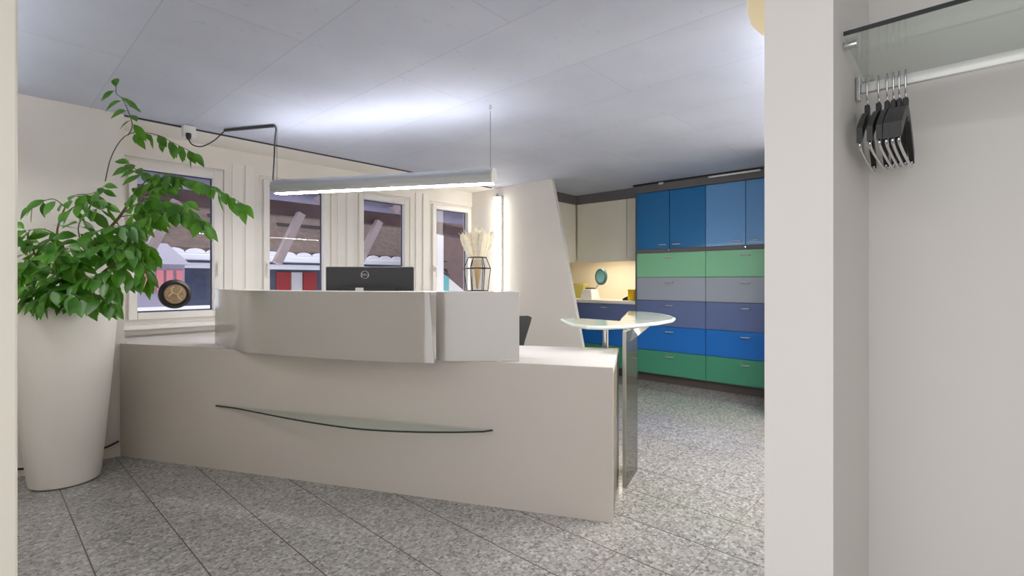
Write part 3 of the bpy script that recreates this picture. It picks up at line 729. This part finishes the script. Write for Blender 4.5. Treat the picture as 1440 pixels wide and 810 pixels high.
# ------------------------------------------------------------------ kitchen: tall coloured cabinets
FX = 5.38
ZL = [0.104, 0.378, 0.665, 0.964, 1.234, 1.519]
DC = [M_GREEN, M_ROYAL, M_SLATE, M_GREY, M_MINT]
def bow_handle(cx, y, z, w, parent):
    m_ = MB(); m_.tube(smoothpath([(cx, y-w/2, z), (cx-0.022, y-w/2+0.008, z), (cx-0.026, y, z), (cx-0.022, y+w/2-0.008, z), (cx, y+w/2, z)], 5), 0.0065, 8)
    return m_.build('handle', M_HANDLE, parent, smooth='all')
cols = [(2.875, 2.05, M_DBLUE, 'left', 'deep blue'), (2.05, 1.225, M_LBLUE, 'right', 'light blue')]
for (ya, yb, um, sidew, cn) in cols:
    du = thing('drawer_cabinet', (FX+0.3, (ya+yb)/2, 0), 'five-drawer cabinet striped mint, grey, slate, blue and green under the %s doors' % cn, 'drawer cabinet', 'striped drawer cabinets')
    MB().box((FX+0.021, yb+0.001, ZL[0]-0.012), (5.978, ya-0.001, 1.519)).build('carcass', M_CARC, du)
    MB().box((FX+0.055, yb+0.001, 0.0), (5.9, ya-0.001, ZL[0]-0.0125)).build('plinth', M_PLINTH, du)
    for i in range(5):
        d = MB().box((FX, yb+0.003, ZL[i]+0.0025), (FX+0.02, ya-0.003, ZL[i+1]-0.0025), 0.0015).build('drawer', DC[i], du)
        bow_handle(FX, (ya+yb)/2, ZL[i+1]-0.058, 0.085, d)
    uu = thing('wall_cupboard', (FX+0.3, (ya+yb)/2, 1.52), '%s two-door upper cupboard above the striped drawers' % cn, 'cupboard', 'blue upper cupboards')
    MB().box((FX+0.021, yb+0.001, 1.5195), (5.978, ya-0.001, 2.235)).build('carcass', M_CARC, uu)
    MB().box((FX+0.004, yb+0.001, 1.522), (FX+0.021, ya-0.001, 1.562)).build('light_pelmet', M_SOFFIT, uu)
    ym = (ya+yb)/2
    for (p, q, hs) in ((ya, ym, 1), (ym, yb, -1)):
        d = MB().box((FX, q+0.003, 1.566), (FX+0.02, p-0.003, 2.232), 0.0015).build('door', um, uu)
        bow_handle(FX, ym + hs*0.085, 1.61, 0.085, d)
    MB().lathe([(0, 0), (0.012, 0), (0.012, 0.014), (0.008, 0.02), (0, 0.02)], (0, 0, 0), 14, Matrix.Translation((FX+0.004, ym, 1.542)) @ Matrix.Rotation(-PI/2, 4, 'Y')).build('lock', M_CHROME, uu, smooth=True)
# end gable of the tall run
tag(MB().box((FX+0.002, 2.876, 0.0), (5.975, 2.895, 2.235)).build('gable_panel', M_CARC), 'narrow grey end panel closing the left side of the blue cupboards', 'panel')
# soffit over both runs
struct(MB().box((FX-0.022, 1.21, 2.236), (5.98, 2.90, CZ-0.001)).build('trim_7', M_SOFFIT))
struct(MB().prism([(5.50, 2.90), (5.98, 2.90), (5.98, 4.70), (4.43, 4.70), (4.43, 3.84), (5.50, 3.84)], 2.222, CZ-0.001).build('trim_8', M_SOFFIT))
rl = thing('light_rail', (FX-0.04, 2.0, CZ-0.02), 'black ceiling rail with small spots above the blue cupboards', 'light rail')
MB().box((FX-0.045, 1.22, CZ-0.020), (FX-0.0225, 2.90, CZ-0.001)).build('rail', M_BLACK, rl)
for y in (2.54,):
    MB().box((FX-0.062, y-0.028, CZ-0.040), (FX-0.046, y+0.028, CZ-0.016), 0.004).build('spot', M_WHITEP, rl)
MB().box((FX-0.060, 1.48, CZ-0.042), (FX-0.046, 2.00, CZ-0.024), 0.003).build('tube_light', M_WHITEP, rl)

# ivory kitchenette behind the partition
UF = 5.52
ub = [(3.84, 3.09), (3.085, 2.90)]
for i, (ya, yb) in enumerate(ub):
    u = thing('upper_cabinet', (UF+0.2, (ya+yb)/2, 1.46), ['wide ivory upper cabinet in the kitchenette corner', 'narrow ivory upper cabinet next to the blue cupboards'][i], 'upper cabinet', 'ivory upper cabinets')
    MB().box((UF+0.021, yb+0.001, 1.46), (5.979, ya-0.001, 2.2215)).build('carcass', M_CABW, u)
    MB().box((UF, yb+0.002, 1.438), (UF+0.02, ya-0.002, 2.2195), 0.002).build('door', M_CABW, u)
u = thing('upper_cabinet', (5.0, 4.2, 1.46), 'ivory upper cabinet on the side run behind the slanted partition', 'upper cabinet', 'ivory upper cabinets')
MB().box((4.435, 3.871, 1.46), (5.978, 4.699, 2.2215)).build('carcass', M_CABW, u)
for xa, xb in ((4.437, 4.95), (4.953, 5.50)):
    MB().box((xa, 3.85, 1.438), (xb, 3.87, 2.2195), 0.002).build('door', M_CABW, u)
bc_ = thing('base_cabinet', (5.7, 3.4, 0), 'slate and blue base cabinet under the white kitchenette worktop', 'base cabinet')
MB().box((5.425, 2.90, 0.10), (5.978, 4.69, 0.905)).build('carcass', M_CARC, bc_)
MB().box((5.47, 2.90, 0.0), (5.95, 3.88, 0.0995)).build('plinth', M_PLINTH, bc_)
ym_ = [3.76, 2.90]
for i, (z0, z1, mm) in enumerate(((0.104, 0.378, M_GREEN), (0.378, 0.665, M_ROYAL), (0.665, 0.905, M_SLATE))):
    d = MB().box((5.404, 2.903, z0+0.0025), (5.424, 3.757, z1-0.0025), 0.0015).build('drawer', mm, bc_)
    bow_handle(5.404, 3.345, z1-0.05, 0.085, d)
tag(MB().prism([(5.385, 2.897), (5.979, 2.897), (5.979, 4.699), (4.44, 4.699), (4.44, 4.05), (5.30, 4.05), (5.385, 3.78)], 0.9055, 0.945).build('worktop', M_WORK, bevel=0.003), 'white kitchenette worktop running into the corner', 'worktop')
sb = thing('side_base_cabinet', (4.9, 4.4, 0), 'slate base cabinet on the side run hidden behind the partition', 'base cabinet')
MB().box((4.44, 4.09, 0.0), (5.42, 4.695, 0.9045)).build('carcass', M_CARC, sb)
MB().box((4.442, 4.07, 0.104), (5.40, 4.0895, 0.90), 0.002).build('door', M_SLATE, sb)
uc = thing('under_cabinet_light', (5.7, 3.4, 1.45), 'slim warm strip light under the ivory upper cabinets', 'strip light')
MB().box((5.575, 2.95, 1.452), (5.635, 3.82, 1.4598), 0.003).build('housing', M_WHITEP, uc)
MB().box((5.580, 2.96, 1.449), (5.630, 3.81, 1.4518)).build('diffuser', M_WARM, uc)
# objects on the worktop
WZ = 0.945
cp = Vector((5.60, 3.62, WZ))
k_ = lambda px, X: X/(CA + SA*(px-720)/F)
p = at(830, 418, k_(830, 5.60)); cp = Vector((p.x, p.y, WZ))
mc_ = thing('benchtop_centrifuge', cp, 'small white benchtop machine with a raised round teal lid on the worktop', 'appliance')
m_ = MB(); bw = 0.088
m_.hull([cp + Vector((x*1.05, y*1.1, 0.001)) for x, y in ((-.1, -bw), (.1, -bw), (.1, bw), (-.1, bw))], [cp + Vector((x*0.85, y*0.80, 0.135)) for x, y in ((-.1, -bw), (.1, -bw), (.1, bw), (-.1, bw))])
m_.build('body', M_WHITEP, mc_, bevel=0.012)
MB().lathe([(0, 0.136), (0.066, 0.136), (0.068, 0.150), (0.058, 0.155), (0.045, 0.147), (0, 0.147)], cp, 32).build('rotor_bowl', M_DARK, mc_, smooth=True)
lc = at(845.5, 389, k_(845.5, 5.66)); 
LM = Matrix.Translation(lc) @ Matrix.Rotation(math.radians(-18), 4, 'Z') @ Matrix.Rotation(-PI/2, 4, 'Y') @ Matrix.Rotation(math.radians(0), 4, 'X')
lr = 0.112
MB().lathe([(0, -0.02), (lr*0.9, -0.02), (lr, -0.008), (lr, 0.012), (lr*0.93, 0.022), (lr*0.74, 0.016)], (0, 0, 0), 40, LM).build('lid', M_TEALD, mc_, smooth=True)
MB().lathe([(lr*0.75, 0.016), (lr*0.5, 0.004), (lr*0.42, 0.0), (0, -0.004)], (0, 0, 0), 40, LM).build('lid_lining', M_TEAL, mc_, smooth=True)
m_ = MB(); m_.tube([cp + Vector((0.05, -0.045, 0.13)), lc + Vector((0.02, 0.02, -0.07))], 0.012, 10); m_.build('hinge', M_CHROME, mc_, smooth=True)
p = at(889.5, 413, k_(889.5, 5.50))
yb_ = thing('sharps_box', (p.x, p.y, WZ), 'small bright yellow box on the worktop against the blue cupboards', 'box')
MB().box((p.x-0.04, p.y-0.045, WZ+0.001), (p.x+0.04, p.y+0.045, WZ+0.125), 0.006).build('body', M_YEL, yb_)
MB().box((p.x-0.044, p.y-0.049, WZ+0.1255), (p.x+0.044, p.y+0.049, WZ+0.142), 0.005).build('lid', M_YEL, yb_)
p = at(879.5, 416, k_(879.5, 5.55))
kb = thing('stapler', (p.x, p.y, WZ), 'tiny black gadget lying beside the yellow box', 'gadget')
MB().box((p.x-0.02, p.y-0.035, WZ+0.0005), (p.x+0.02, p.y+0.035, WZ+0.018), 0.005).build('base', M_BLACK, kb)
MB().hull([(p.x-0.015, p.y-0.035, WZ+0.0185), (p.x+0.015, p.y-0.035, WZ+0.0185), (p.x+0.015, p.y+0.03, WZ+0.0185), (p.x-0.015, p.y+0.03, WZ+0.0185)],
          [(p.x-0.012, p.y-0.03, WZ+0.05), (p.x+0.012, p.y-0.03, WZ+0.05), (p.x+0.012, p.y+0.02, WZ+0.03), (p.x-0.012, p.y+0.02, WZ+0.03)]).build('top', M_BLACK, kb)
p = at(814, 410, k_(814, 5.90))
ob = thing('storage_box', (p.x, p.y, WZ), 'olive yellow storage box standing at the back of the worktop', 'box')
MB().box((p.x-0.06, p.y-0.12, WZ+0.001), (p.x+0.06, p.y+0.14, WZ+0.165), 0.004).build('body', M_OLIVE, ob)
MB().box((p.x-0.064, p.y-0.124, WZ+0.1655), (p.x+0.064, p.y+0.144, WZ+0.20), 0.004).build('lid', M_OLIVE, ob)

# ------------------------------------------------------------------ coat niche
RXp, RZ = 1.53, 1.688
rail = thing('coat_rail', (RXp, 0.198, RZ), 'bright metal coat rail across the wardrobe niche', 'coat rail')
MB().box((RXp-0.008, -1.9, RZ-0.0135), (RXp+0.008, 0.188, RZ+0.0135), 0.006).build('bar', M_RAIL, rail, smooth=True)
MB().box((RXp-0.014, 0.187, RZ-0.030), (RXp+0.014, 0.1975, RZ+0.030), 0.003).build('wall_plate', M_CHROME, rail)
gs = thing('hat_shelf', (1.5, 0.198, 1.748), 'clear greenish glass hat shelf above the coat rail', 'shelf')
MB().box((1.308, -1.9, 1.744), (1.70, 0.192, 1.752)).build('glass', M_GREENGL, gs)
MB().box((1.3045, -1.9, 1.7435), (1.3079, 0.192, 1.7525)).build('front_edge', M_EDGE, gs)
for y in (0.150, -1.7):
    m_ = MB(); m_.box((1.36, 0.1, 0), (1.37, 0.1, 0)) if False else None
m_ = MB(); m_.tube([(1.345, 0.1975, 1.735), (1.345, 0.172, 1.735)], 0.008, 10); m_.build('support_pin', M_CHROME, gs, smooth=True)
m_ = MB(); m_.tube([(1.64, 0.1975, 1.735), (1.64, 0.172, 1.735)], 0.008, 10); m_.build('support_pin', M_CHROME, gs, smooth=True)
hy = [0.1737, 0.1504, 0.1333, 0.1208, 0.1097, 0.0975]
hr = [1.5, 0, 0, 0, 0, -0.5]
hl = ['leftmost black hanger, nearest the side wall, on the coat rail', 'second black hanger from the side wall on the coat rail',
      'third black hanger from the side wall on the coat rail', 'fourth black hanger from the side wall on the coat rail',
      'fifth black hanger from the side wall, second from right', 'rightmost black hanger, farthest from the side wall']
for i, (y, rz) in enumerate(zip(hy, hr)):
    hg = thing('coat_hanger', (RXp, y, RZ), hl[i], 'hanger', 'hangers on the coat rail')
    R = Matrix.Translation((RXp, y, RZ)) @ Matrix.Rotation(math.radians(rz), 4, 'Z')
    h = MB(); hk = [(0.0145*math.cos(t), 0, 0.0165*math.sin(t) + 0.0015) for t in [math.radians(k) for k in range(-60, 181, 20)]]
    hk = [(-0.0145, 0, -0.004)]
    pts = [(0.0125*math.cos(math.radians(k)), 0, 0.0175 + 0.0 + 0.006*math.sin(math.radians(k))) for k in range(0, 181, 20)]
    path = [(0.0125, 0, -0.012)] + pts[:] + [(-0.0125, 0, -0.016), (-0.004, 0, -0.030), (0, 0, -0.036), (0, 0, -0.052)]
    h.tube([R @ Vector(q) for q in path], 0.0021, 7); h.build('hook', M_CHROME, hg, smooth='all')
    h = MB(); h.box((-0.013, -0.0052, -0.100), (0.013, 0.0052, -0.046), 0.002, R)
    h.build('neck', M_BLACK, hg)
    h = MB()
    for s in (-1, 1):
        pth = smoothpath([(0, 0, -0.076), (s*0.05, 0, -0.090), (s*0.11, 0.0, -0.120), (s*0.172, 0, -0.158)], 5)
        n = len(pth)
        lo_ = []; 
        for k in range(n-1):
            a, b = pth[k], pth[k+1]; ha = 0.0115 + 0.006*k/n; hb = 0.0115 + 0.006*(k+1)/n; wd = 0.0055
            h.hull([R @ (a+Vector((0, -wd, -ha))), R @ (a+Vector((0, wd, -ha))), R @ (a+Vector((0, wd, ha))), R @ (a+Vector((0, -wd, ha)))],
                   [R @ (b+Vector((0, -wd, -hb))), R @ (b+Vector((0, wd, -hb))), R @ (b+Vector((0, wd, hb))), R @ (b+Vector((0, -wd, hb)))])
    bmesh.ops.remove_doubles(h.bm, verts=h.bm.verts[:], dist=1e-5)
    h.build('shoulder', M_BLACK, hg)
    h = MB(); h.tube(smoothpath([R @ Vector(q) for q in ((-0.16, 0, -0.17), (-0.155, 0, -0.186), (0, 0, -0.19), (0.155, 0, -0.186), (0.16, 0, -0.17))], 4), 0.0032, 7); h.build('trouser_bar', M_CHROME, hg, smooth='all')

# ------------------------------------------------------------------ ceiling bowl lamp peeping out behind the wall end
bl = Vector((2.12, 0.505, CZ))
bw_ = thing('ceiling_lamp', bl, 'round cream bowl ceiling lamp cut off by the near wall', 'ceiling lamp')
MB().lathe([(0, -0.015), (0.10, -0.015), (0.10, -0.0005), (0, -0.0005)], bl, 32).build('base', M_WHITEP, bw_, smooth=True)
MB().lathe([(0.126, -0.0155), (0.130, -0.03), (0.128, -0.07), (0.115, -0.115), (0.085, -0.155), (0.04, -0.174), (0, -0.178)], bl, 48).build('bowl', M_BOWL, bw_, smooth=True)
# unseen fill lights added in the hall to lift the overall brightness
for k, (x, y) in enumerate(((-1.05, 0.45), (-1.05, -0.75))):
    cl = thing('ceiling_light', (x, y, CZ), ['flat square ceiling light over the hall nearer the planter room', 'flat square ceiling light over the hall farther from the planter room'][k], 'ceiling light', 'hall ceiling lights')
    MB().box((x-0.32, y-0.32, CZ-0.05), (x+0.32, y+0.32, CZ-0.0005), 0.004).build('frame', M_WHITEP, cl)
    MB().box((x-0.30, y-0.30, CZ-0.054), (x+0.30, y+0.30, CZ-0.0505)).build('diffuser', M_HALLFILL, cl)

# ------------------------------------------------------------------ office chair behind the desk
oc = Vector((2.74, 2.47, 0))
ch = thing('office_chair', oc, 'dark grey office chair half hidden behind the reception desk', 'chair')
b_ = MB()
for k in range(5):
    a = 2*PI*k/5+0.3; e = oc + Vector((0.28*math.cos(a), 0.28*math.sin(a), 0.065))
    b_.tube([oc + Vector((0, 0, 0.10)), e], [0.024, 0.014], 8)
b_.build('base', M_BLACK, ch)
for k in range(5):
    a = 2*PI*k/5+0.3; e = oc + Vector((0.28*math.cos(a), 0.28*math.sin(a), 0.028))
    t_ = Vector((-math.sin(a), math.cos(a), 0))
    m_ = MB(); m_.tube([e - t_*0.022, e + t_*0.022], 0.0275, 16); m_.build('caster', M_BLACK, ch, smooth=True)
m_ = MB(); m_.tube([oc + Vector((0, 0, 0.10)), oc + Vector((0, 0, 0.43))], 0.025, 14); m_.build('gas_lift', M_CHROME, ch, smooth=True)
CR = Matrix.Translation(oc) @ Matrix.Rotation(math.radians(-30), 4, 'Z')
MB().box((-0.23, -0.23, 0.43), (0.23, 0.23, 0.50), 0.025, CR).build('seat', M_DARK, ch, smooth=True)
MB().hull([CR @ Vector(q) for q in ((-0.10, 0.215, 0.52), (0.10, 0.215, 0.52), (0.155, 0.21, 0.72), (0.205, 0.21, 0.87), (0.212, 0.21, 0.90), (0.19, 0.21, 0.912), (-0.19, 0.21, 0.912), (-0.212, 0.21, 0.90), (-0.205, 0.21, 0.87), (-0.155, 0.21, 0.72))], [CR @ Vector(q) for q in ((-0.10, 0.26, 0.52), (0.10, 0.26, 0.52), (0.155, 0.265, 0.72), (0.205, 0.265, 0.87), (0.212, 0.265, 0.90), (0.19, 0.265, 0.912), (-0.19, 0.265, 0.912), (-0.212, 0.265, 0.90), (-0.205, 0.265, 0.87), (-0.155, 0.265, 0.72))]).build('backrest', M_DARK, ch, smooth=True)
MB().box((-0.03, 0.23, 0.40), (0.03, 0.262, 0.66), 0.006, CR).build('back_bracket', M_BLACK, ch)
for s in (-1, 1):
    m_ = MB(); m_.tube([CR @ Vector(q) for q in ((s*0.20, 0.0, 0.44), (s*0.275, 0.0, 0.46), (s*0.275, 0.02, 0.64))], 0.014, 8)
    m_.box((s*0.275-0.035, -0.13, 0.64), (s*0.275+0.035, 0.13, 0.668), 0.01, CR); m_.build('armrest', M_BLACK, ch, smooth=True)

# cables on the floor along the left wall
cbl = MB(); cbl.tube(smoothpath([(0.00, 4.205, 0.03), (0.10, 4.205, 0.075), (0.22, 4.212, 0.05), (0.40, 4.215, 0.045), (0.52, 4.21, 0.075), (0.60, 4.212, 0.085), (0.665, 4.21, 0.11)], 6), 0.007, 7)
tag(cbl.build('floor_cable', M_BLACK, None, smooth='all'), 'black cable trailing along the baseboard behind the white planter', 'cable')

# ------------------------------------------------------------------ outside
struct(MB().box((-8, 4.9, -3.2), (22, 30, -3.0)).build('ground_outside', M_SNOW))
# our own eave
struct(MB().hull([(-2, 4.86, 2.62), (9, 4.86, 2.62), (9, 6.6, 2.20), (-2, 6.6, 2.20)], [(-2, 4.86, 2.70), (9, 4.86, 2.70), (9, 6.6, 2.28), (-2, 6.6, 2.28)]).build('eave_overhang', M_EAVE))
tf = thing('roof_truss', (2.5, 6.1, 2.0), 'brown roof beam with pale slanting braces outside the windows', 'roof truss')
MB().box((-1.0, 6.05, 1.98), (4.4, 6.20, 2.16), 0.006).build('beam', M_TIMBER, tf)
MB().hull([(4.4, 6.05, 2.0), (4.4, 6.2, 2.0), (4.4, 6.2, 2.16), (4.4, 6.05, 2.16)], [(6.2, 6.05, 1.82), (6.2, 6.2, 1.82), (6.2, 6.2, 1.98), (6.2, 6.05, 1.98)]).build('beam', M_TIMBER, tf)
def bar(a, b, w_, mm, nm, par):
    a = Vector(a); b = Vector(b); d = (b-a).normalized(); s_ = Vector((0, 1, 0)); u_ = d.cross(s_).normalized()
    q = [(s_*x + u_*y)*w_ for x, y in ((-1, -1), (1, -1), (1, 1), (-1, 1))]
    return MB().hull([a+k for k in q], [b+k for k in q]).build(nm, mm, par)
for x0, x1 in ((1.15, 1.42), (2.44, 2.72), (3.50, 3.82), (4.45, 4.72)):
    bar((x0, 6.02, 1.40), (x1, 6.0, 2.02), 0.045, M_TIMBERL, 'brace', tf)
for x0 in (2.95, 4.05):
    bar((x0, 6.0, 2.2), (x0+0.1, 6.0, 2.30), 0.06, M_TIMBERL, 'rafter_end', tf)
# neighbour house
nh = thing('neighbouring_house', (4, 10.5, -3), 'chalet with brown tiled roof, white gutter and red shutters across the yard', 'house')
MB().box((1.2, 10.0, -3.0), (9.6, 16, 1.70)).build('wall', M_HOUSE, nh)
def roof():
    m_ = MB()
    m_.hull([(0.2, 9.3, 1.66), (9.9, 9.3, 1.66), (9.9, 9.3, 1.74), (0.2, 9.3, 1.74)], [(0.2, 14, 5.0), (9.9, 14, 5.0), (9.9, 14, 5.1), (0.2, 14, 5.1)])
    return m_
roof().build('roof', M_ROOFT, nh)
sc_ = MB()
for k in range(32):                                            # scalloped bargeboard
    x = 0.35 + k*0.30
    pts = [(x-0.15, 1.64)] + [(x + 0.15*math.cos(math.radians(a)), 1.64 + 0.085*math.sin(math.radians(a))) for a in range(180, -1, -30)] + [(x+0.15, 1.64)]
    pts = pts[1:-1]
    sc_.hull([(a, 9.22, z) for a, z in pts], [(a, 9.27, z) for a, z in pts])
sc_.build('scalloped_edge', M_GUTTER, nh)
MB().box((0.2, 9.17, 1.53), (9.9, 9.29, 1.635), 0.02).box((0.2, 9.31, 1.40), (9.9, 9.36, 1.49)).build('gutter', M_GUTTER, nh)
for x in (4.435, 6.1):
    w_ = MB().box((x-0.11, 9.96, 0.3), (x+0.11, 9.999, 1.36)).build('window', M_HOUSEW, nh)
    for s in (-1, 1):
        MB().box((x+s*0.27-0.14, 9.94, 0.28), (x+s*0.27+0.14, 9.985, 1.36), 0.006).build('shutter', M_RED, nh)
for x, y, z, r in ((3.3, 10.4, 2.62, 0.4), (4.6, 10.3, 2.55, 0.5)):
    MB().box((x-r, y-0.25, z-0.35), (x+r, y-0.1, z-0.2)).build('roof_window', M_DARK, nh)
# chimney-like annex seen through the first window, faded shutters
an = thing('garden_shed', (1.6, 8.2, -3), 'lavender rendered outbuilding with faded red shutters seen through the left window', 'outbuilding')
MB().box((0.9, 8.2, -3.0), (2.04, 8.9, 1.42)).build('wall', M_CHIM, an)
MB().hull([(0.85, 8.1, 1.4205), (2.09, 8.1, 1.4205), (2.09, 9.0, 1.4205), (0.85, 9.0, 1.4205)], [(1.25, 8.3, 1.72), (1.85, 8.3, 1.72), (1.85, 8.8, 1.72), (1.25, 8.8, 1.72)]).build('roof', M_CHIM, an)
for x in (1.60, 1.74, 1.85, 1.97):
    MB().box((x-0.04, 8.16, 1.02), (x+0.04, 8.199, 1.34)).build('shutter', M_PINK, an)
struct(MB().box((-1, 6.6, 0.72), (4.9, 8.0, 0.84)).build('terrace_outside', M_SNOW))
# things outside the last window
tagp = tag(MB().box((5.60, 6.95, -3.0), (5.78, 7.05, 2.13), 0.01).build('post', M_HOUSEW), 'white post outside the last window', 'post')
tw_ = MB().box((6.0, 7.8, -3.0), (9.5, 7.9, 3.2)); tag(tw_.build('timber_screen', M_TIMBER), 'dark brown timber screen outside the last window', 'screen')
bs = MB(); rb = random.Random(4)
for k in range(420):
    u, v_ = rb.uniform(0, 2*PI), rb.uniform(-1, 1); r_ = 0.42*rb.uniform(0.5, 1)
    c_ = Vector((5.86 + r_*math.cos(u)*math.sqrt(1-v_*v_), 7.55 + 0.2*math.sin(u), 1.25 + 0.62*v_*rb.uniform(0.7, 1)))
    leafblade(bs, c_, Vector((rb.uniform(-1, 1), rb.uniform(-1, 1), rb.uniform(-.6, .6))), Vector((0, 0, 1)), 0.16, 0.10)
bs.tube([(5.86, 7.55, -3.0), (5.86, 7.55, 1.3)], 0.03, 6)
tag(bs.build('shrub', M_BUSH), 'dark shrub outside the last window', 'shrub')
ps = thing('awning', (5.0, 6.4, 0.42), 'white and turquoise awning sloping across the last window', 'awning')
def sheet(x0, x1, z0, z1, mm, nm):
    MB().hull([(x0, 6.50, 0.45), (x1, 6.50, 0.45), (x1, 6.50, z1), (x0, 6.50, z0)], [(x0, 6.55, 0.45), (x1, 6.55, 0.45), (x1, 6.55, z1), (x0, 6.55, z0)]).build(nm, mm, ps)
m_ = MB(); m_.tube([(5.4, 6.525, -3.0), (5.4, 6.525, 0.449)], 0.03, 10); m_.build('post', M_WHITEC, ps, smooth=True)
sheet(4.95, 5.40, 1.60, 1.31, M_WHITEC, 'cloth'); sheet(5.4001, 5.52, 1.31, 1.235, M_TEALC, 'stripe'); sheet(5.5201, 5.90, 1.235, 0.99, M_WHITEC, 'cloth')

# ------------------------------------------------------------------ world, camera, view
w = bpy.data.worlds.new('sky'); S.world = w; w.use_nodes = True
nt = w.node_tree; bg = nt.nodes['Background']
bg.inputs['Color'].default_value = (0.97, 0.97, 1.0, 1); bg.inputs['Strength'].default_value = WORLD
cam = bpy.data.cameras.new('camera'); co = bpy.data.objects.new('camera', cam); COL.objects.link(co)
co.location = (0, 0, H); co.rotation_euler = (PI/2, 0, math.atan2(-CA, SA))
cam.sensor_fit = 'HORIZONTAL'; cam.sensor_width = 36; cam.lens = F/1440*36
cam.shift_y = (HOR - 405.0)/1440.0
cam.clip_start = 0.02; cam.clip_end = 200
S.camera = co
S.view_settings.view_transform = 'Standard'; S.view_settings.look = 'None'
S.view_settings.gamma = 1.0; S.view_settings.use_curve_mapping = False
S.view_settings.exposure = EXPO
S.cycles.use_denoising = True
S.cycles.max_bounces = 10; S.cycles.diffuse_bounces = 5; S.cycles.transparent_max_bounces = 12
S.cycles.sample_clamp_indirect = 6.0; S.cycles.caustics_reflective = False; S.cycles.caustics_refractive = False
